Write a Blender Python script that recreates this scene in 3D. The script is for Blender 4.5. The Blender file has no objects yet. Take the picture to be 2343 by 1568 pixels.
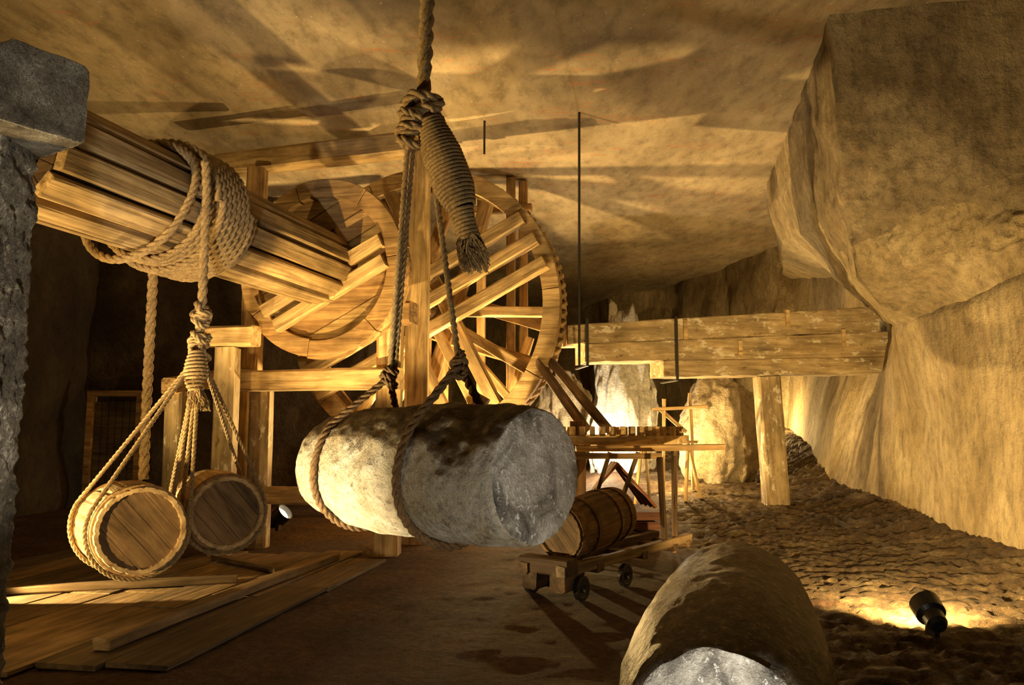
import bpy, math, random, bmesh
from mathutils import Vector, Matrix, noise, Quaternion
random.seed(7)
V=Vector
COL=bpy.context.scene.collection
bpy.context.scene.view_settings.view_transform='Standard'
WM={}
# ------------------------------------------------------------------ materials
def new_mat(name):
    m=bpy.data.materials.new(name); m.use_nodes=True
    nt=m.node_tree; nt.nodes.clear()
    o=nt.nodes.new('ShaderNodeOutputMaterial'); b=nt.nodes.new('ShaderNodeBsdfPrincipled')
    nt.links.new(b.outputs[0],o.inputs[0])
    return m,nt,b
def noise_n(nt,vec,scale,detail=6,rough=.6,dist=0):
    n=nt.nodes.new('ShaderNodeTexNoise')
    n.inputs['Scale'].default_value=scale;n.inputs['Detail'].default_value=detail
    n.inputs['Roughness'].default_value=rough;n.inputs['Distortion'].default_value=dist
    nt.links.new(vec,n.inputs['Vector']);return n
def ramp(nt,fac,stops):
    r=nt.nodes.new('ShaderNodeValToRGB');e=r.color_ramp.elements
    while len(e)<len(stops): e.new(.5)
    for i,(p,c) in enumerate(stops):
        e[i].position=p;e[i].color=(c[0],c[1],c[2],1) if hasattr(c,'__len__') else (c,c,c,1)
    nt.links.new(fac,r.inputs[0]);return r
def mix(nt,fac,a,b,mode='MIX'):
    m=nt.nodes.new('ShaderNodeMix');m.data_type='RGBA';m.blend_type=mode
    for sock,v in ((m.inputs[0],fac),(m.inputs[6],a),(m.inputs[7],b)):
        if isinstance(v,bpy.types.NodeSocket): nt.links.new(v,sock)
        elif hasattr(v,'__len__'): sock.default_value=(v[0],v[1],v[2],1)
        else: sock.default_value=v
    return m.outputs[2]
def mathn(nt,op,a,b=0.0):
    m=nt.nodes.new('ShaderNodeMath');m.operation=op
    for s,v in ((m.inputs[0],a),(m.inputs[1],b)):
        if isinstance(v,bpy.types.NodeSocket): nt.links.new(v,s)
        else: s.default_value=v
    return m.outputs[0]
def bump(nt,b,h,strength,dist,prev=None):
    n=nt.nodes.new('ShaderNodeBump');n.inputs['Strength'].default_value=strength
    n.inputs['Distance'].default_value=dist
    nt.links.new(h,n.inputs['Height'])
    if prev: nt.links.new(prev.outputs[0],n.inputs['Normal'])
    nt.links.new(n.outputs[0],b.inputs['Normal']);return n
def coords(nt,scale=(1,1,1),rnd=False,rot=(0,0,0)):
    t=nt.nodes.new('ShaderNodeTexCoord');mp=nt.nodes.new('ShaderNodeMapping')
    mp.inputs['Scale'].default_value=scale;mp.inputs['Rotation'].default_value=rot
    nt.links.new(t.outputs['Object'],mp.inputs['Vector'])
    if rnd:
        oi=nt.nodes.new('ShaderNodeObjectInfo')
        cx=nt.nodes.new('ShaderNodeCombineXYZ')
        r=mathn(nt,'MULTIPLY',oi.outputs['Random'],37.0)
        for i in range(3): nt.links.new(r,cx.inputs[i])
        nt.links.new(cx.outputs[0],mp.inputs['Location'])
        return mp.outputs[0],oi.outputs['Random']
    return mp.outputs[0],None
def wood(name,dark,mid,light,salt=0.0,scale=(1.3,16,16),bstr=.5,var=.5):
    m,nt,b=new_mat(name)
    v,r=coords(nt,scale,True)
    n=noise_n(nt,v,1.0,6,.62,.6)
    c=ramp(nt,n.outputs[0],[(.28,dark),(.47,mid),(.66,light)]).outputs[0]
    v2,_=coords(nt,(1.5,2.5,2.5),True)
    n2=noise_n(nt,v2,1.4,3,.6)
    g=ramp(nt,n2.outputs[0],[(.3,.5),(.65,1.1)]).outputs[0]
    c=mix(nt,1.0,c,g,'MULTIPLY')
    rr=mathn(nt,'MULTIPLY_ADD',r,var); rr.node.inputs[2].default_value=.97-var*.5
    cc=nt.nodes.new('ShaderNodeCombineColor')
    for i in range(3): nt.links.new(rr,cc.inputs[i])
    c=mix(nt,1.0,c,cc.outputs[0],'MULTIPLY')
    if salt>0:
        v3,_=coords(nt,(2.2,5,5),True)
        n3=noise_n(nt,v3,1.6,9,.72)
        f=ramp(nt,n3.outputs[0],[(.60-salt,0),(.66-salt,.8)]).outputs[0]
        c=mix(nt,f,c,(.76,.69,.54))
        f=ramp(nt,n3.outputs[0],[(.34,.8),(.40,0)]).outputs[0]
        c=mix(nt,f,c,(.13,.075,.03))
    nt.links.new(c,b.inputs['Base Color']);b.inputs['Roughness'].default_value=.78
    bump(nt,b,n.outputs[0],bstr,.02)
    return m
def rock(name,c1,c2,c3,scale=1.0,stretch=(1,1,1),rot=(0,0,0),b1=.5,b2=.5,rough=.85,red=0,fleck=0,d1=.12,d2=.02,fs=24,vor=0,patch=0,streak=0,con=.8):
    m,nt,b=new_mat(name)
    v,_=coords(nt,stretch,False,rot)
    n=noise_n(nt,v,.8*scale,7,.62,.4)
    c=ramp(nt,n.outputs[0],[(.3,c1),(.5,c2),(.68,c3)]).outputs[0]
    n2=noise_n(nt,v,7*scale,5,.7)
    g=ramp(nt,n2.outputs[0],[(.32,.5),(.5,.95),(.7,1.15)]).outputs[0]
    c=mix(nt,con,c,g,'MULTIPLY')
    v2,_=coords(nt,(1,1,1))
    n3=noise_n(nt,v2,fs*scale,4,.75)
    bb=None
    if streak:
        v5,_=coords(nt,(7,7,1.4),False,(.12,0,0));n6=noise_n(nt,v5,1.3,6,.72,.3)
        c=mix(nt,streak,c,ramp(nt,n6.outputs[0],[(.35,.5),(.55,1.1)]).outputs[0],'MULTIPLY')
        bb=bump(nt,b,n6.outputs[0],.5,.035)
    if patch:
        vv=nt.nodes.new('ShaderNodeTexVoronoi');vv.distance='CHEBYCHEV';vv.inputs['Scale'].default_value=.55
        nn,_=coords(nt,(1,.7,.01),False,(0,0,.45));nt.links.new(nn,vv.inputs['Vector'])
        sep=nt.nodes.new('ShaderNodeSeparateColor');nt.links.new(vv.outputs['Color'],sep.inputs[0])
        c=mix(nt,patch,c,ramp(nt,sep.outputs[0],[(0,.6),(1,1.1)]).outputs[0],'MULTIPLY')
    if fleck:
        f=ramp(nt,n3.outputs[0],[(.66,0),(.72,1)]).outputs[0]
        c=mix(nt,mathn(nt,'MULTIPLY',f,fleck),c,(.8,.76,.66))
        f=ramp(nt,n3.outputs[0],[(.30,1),(.36,0)]).outputs[0]
        c=mix(nt,mathn(nt,'MULTIPLY',f,.7),c,(.07,.045,.02))
    if red:
        v4,_=coords(nt,(.35,4.0,1),False,(0,0,.5))
        n4=noise_n(nt,v4,1.3,4,.6,.2)
        f=ramp(nt,n4.outputs[0],[(.488,0),(.498,1),(.506,0)]).outputs[0]
        n5=noise_n(nt,v2,1.1,3)
        f=mathn(nt,'MULTIPLY',f,ramp(nt,n5.outputs[0],[(.5,0),(.6,red)]).outputs[0])
        c=mix(nt,f,c,(.45,.12,.03))
    nt.links.new(c,b.inputs['Base Color']);b.inputs['Roughness'].default_value=rough
    bb=bump(nt,b,n2.outputs[0],b1,d1,bb)
    bb=bump(nt,b,n3.outputs[0],b2,d2,bb)
    if vor:
        vo=nt.nodes.new('ShaderNodeTexVoronoi');vo.inputs['Scale'].default_value=16;vo.feature='F1'
        w=mix(nt,.16,v2,n3.outputs[1]);nt.links.new(w,vo.inputs['Vector'])
        bump(nt,b,mathn(nt,'MULTIPLY',vo.outputs[0],-1.0),vor,.08,bb)
    return m
WOOD=wood('timber',(.13,.065,.022),(.38,.23,.095),(.58,.39,.17))
WOODL=wood('pale_timber',(.24,.15,.06),(.54,.37,.17),(.74,.56,.29))
WOODD=wood('dark_timber',(.035,.02,.008),(.11,.06,.024),(.19,.11,.045))
WOODB=wood('barrel_timber',(.07,.036,.013),(.22,.125,.05),(.36,.22,.095))
WOODR=wood('red_timber',(.05,.018,.007),(.14,.045,.016),(.22,.08,.03))
WOODS=wood('salted_timber',(.24,.165,.08),(.42,.31,.16),(.58,.46,.27),salt=.05,bstr=.4,var=.25)
WOODG=wood('drum_timber',(.10,.06,.02),(.36,.24,.10),(.58,.42,.2),scale=(.9,20,20),bstr=.7)
WOODF=wood('floor_timber',(.07,.045,.02),(.17,.115,.055),(.27,.19,.10),var=.9)
HEADW=wood('barrel_head_wood',(.10,.055,.02),(.25,.15,.06),(.38,.24,.11),scale=(2,14,2))
ROCKC=rock('ceiling_rock',(.19,.145,.085),(.36,.285,.18),(.50,.41,.27),.8,(1,.45,1),(0,0,.35),.6,.6,.85,1.0,.9,.04,.014,patch=.35)
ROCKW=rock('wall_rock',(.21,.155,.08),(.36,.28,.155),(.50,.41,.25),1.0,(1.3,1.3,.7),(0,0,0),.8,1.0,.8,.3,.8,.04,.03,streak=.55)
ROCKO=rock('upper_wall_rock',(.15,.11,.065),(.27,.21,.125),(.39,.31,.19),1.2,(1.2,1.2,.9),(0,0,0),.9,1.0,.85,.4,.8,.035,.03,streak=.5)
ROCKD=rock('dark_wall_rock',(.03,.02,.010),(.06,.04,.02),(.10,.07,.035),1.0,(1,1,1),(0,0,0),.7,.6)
FLOORM=rock('floor_dirt',(.04,.017,.005),(.08,.036,.012),(.14,.072,.028),1.6,(1,1,1),(0,0,0),.9,.9,.9,0,.35,.05,.02,vor=.5)
CRUST=rock('floor_salt_crust',(.08,.045,.018),(.20,.128,.058),(.42,.32,.17),2.8,(1,1,1),(0,0,0),1,1,.75,0,.8,.05,.035,12,vor=1.0,con=1.0)
SALTW=rock('white_salt',(.36,.35,.32),(.58,.57,.53),(.84,.83,.79),3.0,(1,1,1),(0,0,0),1.0,1.0,.35,0,.9,.05,.015,12)
PILLM=rock('grey_salt',(.10,.08,.05),(.40,.35,.26),(.84,.78,.63),7,(1,1,1),(0,0,0),1.0,1.0,.35,0,1.0,.05,.025,7,con=1.0)
BOULD=rock('salt_boulder',(.35,.28,.17),(.60,.50,.34),(.8,.72,.55),1.6,(1,1,1),(0,0,0),.9,.8,.7,0,.4)
def salt_body(name,dustc,lo,d1=.06,d2=.02,nw=.9,soft=.06):
    m,nt,b=new_mat(name)
    v,_=coords(nt)
    n=noise_n(nt,v,3.5,9,.72,.5); nf=noise_n(nt,v,26,5,.78)
    c=ramp(nt,n.outputs[0],[(.3,(.36,.25,.12)),(.44,(.66,.55,.37)),(.60,(.86,.79,.64))]).outputs[0]
    c=mix(nt,.9,c,ramp(nt,nf.outputs[0],[(.32,.28),(.48,.95),(.7,1.1)]).outputs[0],'MULTIPLY')
    geo=nt.nodes.new('ShaderNodeNewGeometry');sx=nt.nodes.new('ShaderNodeSeparateXYZ')
    nt.links.new(geo.outputs['Normal'],sx.inputs[0])
    s=mathn(nt,'ADD',sx.outputs[2],mathn(nt,'MULTIPLY',mathn(nt,'SUBTRACT',n.outputs[0],.5),nw*2.4))
    s=mathn(nt,'ADD',s,mathn(nt,'MULTIPLY',mathn(nt,'SUBTRACT',nf.outputs[0],.5),1.1))
    f=ramp(nt,s,[(lo,0),(lo+soft,.75),(lo+.3,1)]).outputs[0]
    dd=ramp(nt,nf.outputs[0],[(.35,[x*.45 for x in dustc]),(.55,dustc),(.68,[min(1,x*2.8) for x in dustc])]).outputs[0]
    c=mix(nt,f,c,dd)
    nt.links.new(c,b.inputs['Base Color']);b.inputs['Roughness'].default_value=.55
    bb=bump(nt,b,n.outputs[0],.9,d1);bump(nt,b,nf.outputs[0],1.0,d2,bb)
    return m
def salt_end():
    m,nt,b=new_mat('cut_salt')
    v,_=coords(nt)
    n=noise_n(nt,v,4.5,8,.65,.8); nf=noise_n(nt,v,40,4,.7)
    c=ramp(nt,n.outputs[0],[(.34,(.09,.086,.078)),(.45,(.26,.245,.21)),(.56,(.54,.51,.44)),(.69,(.84,.81,.73))]).outputs[0]
    f=ramp(nt,nf.outputs[0],[(.58,0),(.63,1)]).outputs[0]
    c=mix(nt,f,c,(.95,.94,.90))
    nt.links.new(c,b.inputs['Base Color']);b.inputs['Roughness'].default_value=.3
    bb=bump(nt,b,n.outputs[0],.35,.02);bump(nt,b,nf.outputs[0],1.0,.014,bb)
    return m
SBODY=salt_body('crusted_salt',(.16,.105,.05),.44,soft=.12);SBODY2=salt_body('dusty_salt',(.24,.185,.11),-.25,.015,.04,.5);SEND=salt_end()
def rope_mat(name,a,bc):
    m,nt,b=new_mat(name);v,_=coords(nt)
    n=noise_n(nt,v,55,4,.7);n2=noise_n(nt,v,5,3)
    c=ramp(nt,n.outputs[0],[(.3,a),(.65,bc)]).outputs[0]
    c=mix(nt,.6,c,ramp(nt,n2.outputs[0],[(.35,.6),(.65,1.1)]).outputs[0],'MULTIPLY')
    nt.links.new(c,b.inputs['Base Color']);b.inputs['Roughness'].default_value=.9
    bump(nt,b,n.outputs[0],.7,.006);return m
ROPE=rope_mat('hemp_rope',(.20,.125,.048),(.50,.355,.165))
ROPED=rope_mat('dark_hemp_rope',(.08,.042,.015),(.25,.145,.055))
def plain(name,c,rough=.5,metal=0,emit=None,es=0):
    m,nt,b=new_mat(name);v,_=coords(nt);n=noise_n(nt,v,12,4)
    cc=ramp(nt,n.outputs[0],[(.3,[x*.7 for x in c]),(.7,c)]).outputs[0]
    nt.links.new(cc,b.inputs['Base Color']);b.inputs['Roughness'].default_value=rough;b.inputs['Metallic'].default_value=metal
    if emit:
        b.inputs['Emission Color'].default_value=(*emit,1);b.inputs['Emission Strength'].default_value=es
    return m
IRON=plain('dark_iron',(.05,.042,.035),.6,.6)
BLACK=plain('black_paint',(.02,.02,.02),.4)
LENS=plain('lit_lens',(.9,.8,.6),.3,0,(1,.8,.5),6)
# ------------------------------------------------------------------ mesh helpers
def fbm(p,o=4):
    s=0;a=1
    for i in range(o):
        s+=a*noise.noise(p);p=p*2.03;a*=.5
    return s
def place(o,M,parent):
    WM[o]=M
    if parent: o.parent=parent;o.matrix_basis=WM[parent].inverted()@M
    else: o.matrix_basis=M
def mk(name,verts,faces,mats,parent=None,M=None,smooth=False,recentre=True,bev=0):
    me=bpy.data.meshes.new(name)
    if M is None:
        if recentre and not parent:
            lo=V([min(v[i] for v in verts) for i in range(3)]);hi=V([max(v[i] for v in verts) for i in range(3)])
            c=V(((lo.x+hi.x)/2,(lo.y+hi.y)/2,lo.z))
        else: c=sum((V(v) for v in verts),V())/len(verts)
        M=Matrix.Translation(c);verts=[V(v)-c for v in verts]
    me.from_pydata([tuple(v) for v in verts],[],faces)
    if not isinstance(mats,(list,tuple)): mats=[mats]
    for m in mats: me.materials.append(m)
    me.validate()
    bm=bmesh.new();bm.from_mesh(me);bmesh.ops.recalc_face_normals(bm,faces=bm.faces);bm.to_mesh(me);bm.free()
    if smooth:
        for p in me.polygons:p.use_smooth=True
    o=bpy.data.objects.new(name,me);COL.objects.link(o);place(o,M,parent)
    if bev:
        b=o.modifiers.new('bevel','BEVEL');b.width=bev;b.segments=2;b.limit_method='ANGLE'
    return o
def lab(o,label,cat=None,group=None,kind=None):
    if label:o['label']=label
    if cat:o['category']=cat
    if group:o['group']=group
    if kind:o['kind']=kind
    return o
def thing(name,loc,label,cat,rotz=0,group=None):
    o=bpy.data.objects.new(name,None);o.empty_display_size=.1;COL.objects.link(o)
    place(o,Matrix.Translation(V(loc))@Matrix.Rotation(rotz,4,'Z'),None)
    lab(o,label,cat,group);return o
def frame_x(p0,p1,up=V((0,0,1))):
    x=(p1-p0).normalized()
    if abs(x.dot(up))>.97: up=V((0,1,0))
    y=up.cross(x).normalized();z=x.cross(y)
    M=Matrix((x,y,z)).transposed().to_4x4();M.translation=(p0+p1)/2
    return M
def beam(name,p0,p1,w,h,mat,parent=None,roll=0,wob=.012,W=None,ch=.12,taper=1.0):
    p0=V(p0);p1=V(p1);L=(p1-p0).length;M=frame_x(p0,p1)@Matrix.Rotation(roll,4,'X')
    if W is not None: M=W@M
    n=max(3,int(L/.35));vs=[];fs=[];sd=random.random()*50
    c=min(w,h)*ch
    sec=[(-w/2,-h/2+c),(-w/2+c,-h/2),(w/2-c,-h/2),(w/2,-h/2+c),(w/2,h/2-c),(w/2-c,h/2),(-w/2+c,h/2),(-w/2,h/2-c)]
    for i in range(n+1):
        x=-L/2+L*i/n;k=1+(taper-1)*i/n
        for j,(a,b) in enumerate(sec):
            q=V((x*1.3+sd,j*1.7,sd))
            vs.append((x+(noise.noise(q*3)*.01 if i in(0,n) else 0),a*k+wob*noise.noise(q),b*k+wob*noise.noise(q+V((9,9,9)))))
    for i in range(n):
        for j in range(8):
            a=i*8+j;b=i*8+(j+1)%8;fs.append((a,b,b+8,a+8))
    fs.append(tuple(range(7,-1,-1)));fs.append(tuple(n*8+j for j in range(8)))
    return mk(name,vs,fs,mat,parent,M)
def resample(path,step):
    P=[V(p) for p in path];Q=[]
    for i in range(len(P)-1):
        a=P[max(0,i-1)];b=P[i];c=P[i+1];d=P[min(len(P)-1,i+2)]
        m=max(2,int((c-b).length/step))
        for k in range(m):
            t=k/m
            Q.append(.5*((2*b)+(c-a)*t+(2*a-5*b+4*c-d)*t*t+(-a+3*b-3*c+d)*t**3))
    Q.append(P[-1]);return Q
def frames(Q,closed=False):
    T=[];n=len(Q)
    for i in range(n):
        a=Q[i-1] if i>0 else Q[0];b=Q[i+1] if i<n-1 else Q[-1]
        t=(b-a);T.append(t.normalized() if t.length>1e-9 else V((0,0,1)))
    u=T[0].orthogonal().normalized();U=[u]
    for i in range(1,n):
        u=U[-1]-T[i]*U[-1].dot(T[i]);U.append(u.normalized())
    return T,U
def rope_geo(path,r,strands=3,smoothpath=True,sides=6,pitch=None):
    Q=resample(path,r*.9) if smoothpath else [V(p) for p in path]
    T,U=frames(Q);vs=[];fs=[];pitch=pitch or r*6.5
    s=[0]
    for i in range(1,len(Q)): s.append(s[-1]+(Q[i]-Q[i-1]).length)
    for k in range(strands):
        off=len(vs)
        for i,q in enumerate(Q):
            w=T[i].cross(U[i])
            if strands>1:
                a=2*math.pi*(s[i]/pitch+k/strands);c=q+(U[i]*math.cos(a)+w*math.sin(a))*r*.5;rr=r*.54
            else: c=q;rr=r
            for j in range(sides):
                b=2*math.pi*j/sides
                vs.append(c+(U[i]*math.cos(b)+w*math.sin(b))*rr)
        m=len(Q)
        for i in range(m-1):
            for j in range(sides):
                a=off+i*sides+j;b=off+i*sides+(j+1)%sides;fs.append((a,b,b+sides,a+sides))
        fs.append(tuple(off+j for j in range(sides)));fs.append(tuple(off+(m-1)*sides+j for j in range(sides)))
    return vs,fs
def rope(name,paths,r,mat=ROPE,parent=None,strands=3,**k):
    if not isinstance(paths[0][0],(list,tuple,Vector)): paths=[paths]
    vs=[];fs=[]
    for p in paths:
        v,f=rope_geo(p,r,strands,**k);o=len(vs);vs+=v;fs+=[tuple(a+o for a in q) for q in f]
    return mk(name,vs,fs,mat,parent,smooth=True)
def revolve(profile,seg,fn=None):
    vs=[];fs=[]
    for x,r in profile:
        for j in range(seg):
            a=2*math.pi*j/seg;rr=fn(x,r,a,j) if fn else r
            vs.append((x,rr*math.cos(a),rr*math.sin(a)))
    for i in range(len(profile)-1):
        for j in range(seg):
            a=i*seg+j;b=i*seg+(j+1)%seg;fs.append((a,b,b+seg,a+seg))
    return vs,fs
def box_v(c,s):
    x,y,z=c;a,b,d=s[0]/2,s[1]/2,s[2]/2
    v=[(x-a,y-b,z-d),(x+a,y-b,z-d),(x+a,y+b,z-d),(x-a,y+b,z-d),(x-a,y-b,z+d),(x+a,y-b,z+d),(x+a,y+b,z+d),(x-a,y+b,z+d)]
    f=[(0,3,2,1),(4,5,6,7),(0,1,5,4),(1,2,6,5),(2,3,7,6),(3,0,4,7)]
    return v,f
def sheet(name,ctrl,nu,nv,amp,freq,mat,octs=5,kind='structure',zs=1.0,chip=0):
    R=len(ctrl);C=len(ctrl[0]);vs=[];fs=[]
    for i in range(nv+1):
        t=i/nv*(R-1);a=min(int(t),R-2);ft=t-a
        for j in range(nu+1):
            s=j/nu*(C-1);b=min(int(s),C-2);fsn=s-b
            p=(V(ctrl[a][b])*(1-fsn)+V(ctrl[a][b+1])*fsn)*(1-ft)+(V(ctrl[a+1][b])*(1-fsn)+V(ctrl[a+1][b+1])*fsn)*ft
            q=V((p.x,p.y,p.z*zs))*freq
            d=V((fbm(q,octs),fbm(q+V((31,7,3)),octs),.6*fbm(q+V((3,57,13)),octs)))*amp
            if chip:
                k=max(0,1-abs(p.z-3.6)/.9)
                d+=V((.7,.7,0))*chip*k*(abs(noise.noise(p*1.3))+.7*abs(noise.noise(p*3.1))+.4*abs(noise.noise(p*7)))
            vs.append(p+d)
    for i in range(nv):
        for j in range(nu):
            a=i*(nu+1)+j;fs.append((a,a+1,a+nu+2,a+nu+1))
    o=mk(name,vs,fs,mat,None,Matrix.Identity(4),smooth=True)
    if kind:o['kind']=kind
    return o
# ------------------------------------------------------------------ setting
def floor_h(x,y):
    r=max(0,y-9.5)*.1
    return min(r*min(1,max(0,(x-.2)/1.6)),1.0)
def crustk(x,y):
    return max(0,min(1,(x-1.9-.25*noise.noise(V((y,1,2)))*2+ (0 if y>5.2 else (5.2-y)*1.2))/.6)) if y>3.0 else 0
def ff(x,y):
    h=floor_h(x,y)
    if y<20:
        k=crustk(x,y)
        if k>0:
            rub=.4*abs(noise.noise(V((x*2,y*3.2,0))))+abs(noise.noise(V((x*7,y*9,4))))
            h+=k*(.035-.11*rub)
    h+=.014*fbm(V((x*2.2,y*2.2,2)),3)
    if x>4: h+=min(.5,(x-4)**2*.15)
    return h
def grid(name,x0,x1,y0,y1,st,fn,mats,mf=None):
    nx=int((x1-x0)/st);ny=int((y1-y0)/st);vs=[];fs=[];mi=[]
    for i in range(ny+1):
        for j in range(nx+1):
            x=x0+(x1-x0)*j/nx;y=y0+(y1-y0)*i/ny;vs.append((x,y,fn(x,y)))
    for i in range(ny):
        for j in range(nx):
            a=i*(nx+1)+j;fs.append((a,a+1,a+nx+2,a+nx+1))
            if mf: mi.append(mf(vs[a][0],vs[a][1]))
    o=mk(name,vs,fs,mats,None,Matrix.Identity(4),smooth=True);o['kind']='structure'
    if mf:
        for p,k in zip(o.data.polygons,mi):p.material_index=k
    return o
grid('floor',-9,8.6,-1.5,31,.055,ff,[FLOORM,CRUST],lambda x,y:1 if crustk(x,y)>.5+.5*noise.noise(V((x*3,y*3,9))) else 0)
def cf(x,y): return 5.85+.010*fbm(V((x*.8,y*.8,5)),5)
grid('ceiling',-9,8.6,-1.5,31,.12,cf,ROCKC)
ys=[3,8,10.4,12.2,13.2,16,19.5,22]
rows=[(-.3,[5.0,5.1,5.25,5.15,5.15,5.6,6.6,7.5]),(.6,[5.1,5.15,5.3,5.25,5.25,5.8,6.6,7.5]),(1.6,[5.2,5.25,5.3,5.5,5.5,6,6.7,7.5]),
      (2.8,[5.35,5.30,5.1,5.9,6.0,6.3,6.7,7.5]),(3.5,[5.6,5.5,5.3,5.95,6.1,6.4,6.8,7.5]),(6.1,[6.3,6.3,6.2,6.3,6.4,6.6,6.8,7.5])]
sheet('wall_right',[[(x,y,z) for x,y in zip(r,ys)] for z,r in rows],280,120,.03,1.6,ROCKW,zs=.9)
ov=[[(8.4,6.6,6.1),(5.1,7.7,6.1),(4.35,7.8,6.1),(3.42,8.0,6.1),(4.05,11,6.1),(4.65,14,6.1),(6.5,18.6,6.1)],
    [(8.4,6.6,5.0),(5.13,7.7,5.0),(4.42,7.9,5.0),(3.56,8.3,5.0),(4.12,11,5.2),(4.68,14,5.4),(6.5,18.6,5.4)],
    [(8.4,6.6,4.0),(5.16,7.72,4.0),(4.55,8.05,4.0),(3.76,8.75,4.0),(4.4,11.4,4.3),(4.9,14,4.8),(6.5,18.6,5.1)],
    [(8.4,6.6,3.3),(5.17,7.76,3.45),(4.75,8.35,3.3),(4.15,9.25,3.2),(5.0,12.0,3.7),(5.9,14.5,4.4),(6.8,18.8,5.0)],
    [(8.4,6.7,2.7),(5.24,7.9,3.0),(5.12,8.9,2.85),(5.10,10.4,2.75),(5.9,12.8,3.3),(6.6,15,4.2),(7.2,19,5.0)]]
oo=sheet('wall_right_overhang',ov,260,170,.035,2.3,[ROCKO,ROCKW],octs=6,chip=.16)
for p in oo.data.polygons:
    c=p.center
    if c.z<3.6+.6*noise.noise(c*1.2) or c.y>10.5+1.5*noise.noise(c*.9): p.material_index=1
sheet('wall_back',[[(7.6,17.5,z),(6.4,19,z),(5.9,21.5,z),(4.72,24.8,z),(3.3,26.5,z),(2.6,29,z),(-9,30,z)] for z in (-.5,2,4,6.2)],160,50,.18,.7,ROCKW)
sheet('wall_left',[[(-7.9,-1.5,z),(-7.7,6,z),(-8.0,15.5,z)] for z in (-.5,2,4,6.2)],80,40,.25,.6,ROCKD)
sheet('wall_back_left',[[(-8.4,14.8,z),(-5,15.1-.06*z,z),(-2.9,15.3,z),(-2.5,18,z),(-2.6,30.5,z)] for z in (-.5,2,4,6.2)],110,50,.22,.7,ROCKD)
dvs=[];dfs=[]
for i in range(6):
    v,f=box_v((-7.06+(i-2.5)*.125,14.1,.95),(.108,.06,1.86));o=len(dvs);dvs+=v;dfs+=[tuple(a+o for a in q) for q in f]
d=mk('door_1',dvs,dfs,WOODF,None);d['kind']='structure'
for nm,c,s in (('trim_1',(-7.5,14.08,.98),(.10,.16,2.0)),('trim_2',(-6.62,14.08,.98),(.10,.16,2.0)),('trim_3',(-7.06,14.08,2.03),(1.0,.16,.10))):
    v,f=box_v(c,s);t=mk(nm,v,f,WOOD);t['kind']='structure'
# ------------------------------------------------------------------ hoisting shaft
ROT=-math.atan(.27)
H=thing('hoist_wheel',(-2.12,8.6,3.17),'huge wooden hoisting drum with plank disc and toothed gear wheel','hoisting wheel',ROT)
HW=WM[H]
def lb(name,p0,p1,w,h,mat,parent=H,**k): return beam(name,p0,p1,w,h,mat,parent,W=HW,**k)
def seg_ring(name,y0,y1,r0,r1,nseg,mat,parent=H,jit=.012,gap=.004,rs=8,ph=0.1):
    vs=[];fs=[]
    for s in range(nseg):
        j=random.uniform(-jit,jit);jy=random.uniform(-jit,jit)*.6;o=len(vs)
        for i in range(rs+1):
            a=ph+2*math.pi*(s+gap+(1-2*gap)*i/rs)/nseg
            for (y,r) in ((y0+jy,r0+j),(y0+jy,r1+j),(y1+jy,r1+j),(y1+jy,r0+j)):
                vs.append((r*math.cos(a),y,r*math.sin(a)))
        for i in range(rs):
            for k in range(4):
                a=o+i*4+k;b=o+i*4+(k+1)%4;fs.append((a,b,b+4,a+4))
        fs.append((o,o+1,o+2,o+3));fs.append(tuple(o+rs*4+k for k in(3,2,1,0)))
    return mk(name,vs,fs,mat,parent,HW@Matrix.Identity(4),bev=.008)
RD=.40;seg_ring('drum_core',-3.9,-.02,.18,.30,12,WOODD,jit=0)
N=12
for i in range(N):
    a=2*math.pi*(i+.5)/N
    w=.165
    rr=RD-.02+random.uniform(-.006,.006)
    c=V((rr*math.cos(a),0,rr*math.sin(a)))
    p0=c+V((0,-3.95+random.uniform(-.03,.03),0));p1=c+V((0,-.04,0))
    x=V((0,1,0));t=V((-math.sin(a),0,math.cos(a)));n=x.cross(t)
    L=(p1-p0).length
    nseg=10;vs=[];fs=[];cch=.012;hh=.075
    sec=[(-w/2,-hh/2),(w/2,-hh/2),(w/2,hh/2-cch),(w/2-cch,hh/2),(-w/2+cch,hh/2),(-w/2,hh/2-cch)]
    if n.dot(V((math.cos(a),0,math.sin(a))))<0:n=-n;t=-t
    for k in range(nseg+1):
        xx=-L/2+L*k/nseg
        for j,(q,z) in enumerate(sec):
            e=noise.noise(V((xx*1.5,i*3.1,j*2.2)))*.006
            vs.append((xx,q+e,z+e))
    for k in range(nseg):
        for j in range(6):
            A=k*6+j;B=k*6+(j+1)%6;fs.append((A,B,B+6,A+6))
    fs.append(tuple(range(6)));fs.append(tuple(nseg*6+j for j in range(6)))
    M=Matrix((x,t,n)).transposed().to_4x4();M.translation=(p0+p1)/2
    mk('drum_slat',vs,fs,WOODG,H,HW@M)
v,f=revolve([(-.0,.0001),(0,.13),(4.3,.13),(4.3,.0001)],14)
mk('axle',v,f,WOODD,H,HW@Matrix.Rotation(math.pi/2,4,'Z')@Matrix.Translation((-.3,0,0)))
seg_ring('disc_rim',-.05,.12,.80,1.0,7,WOOD)
BA=.48;bx=V((math.cos(BA),0,math.sin(BA)));bz=V((-math.sin(BA),0,math.cos(BA)))
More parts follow.
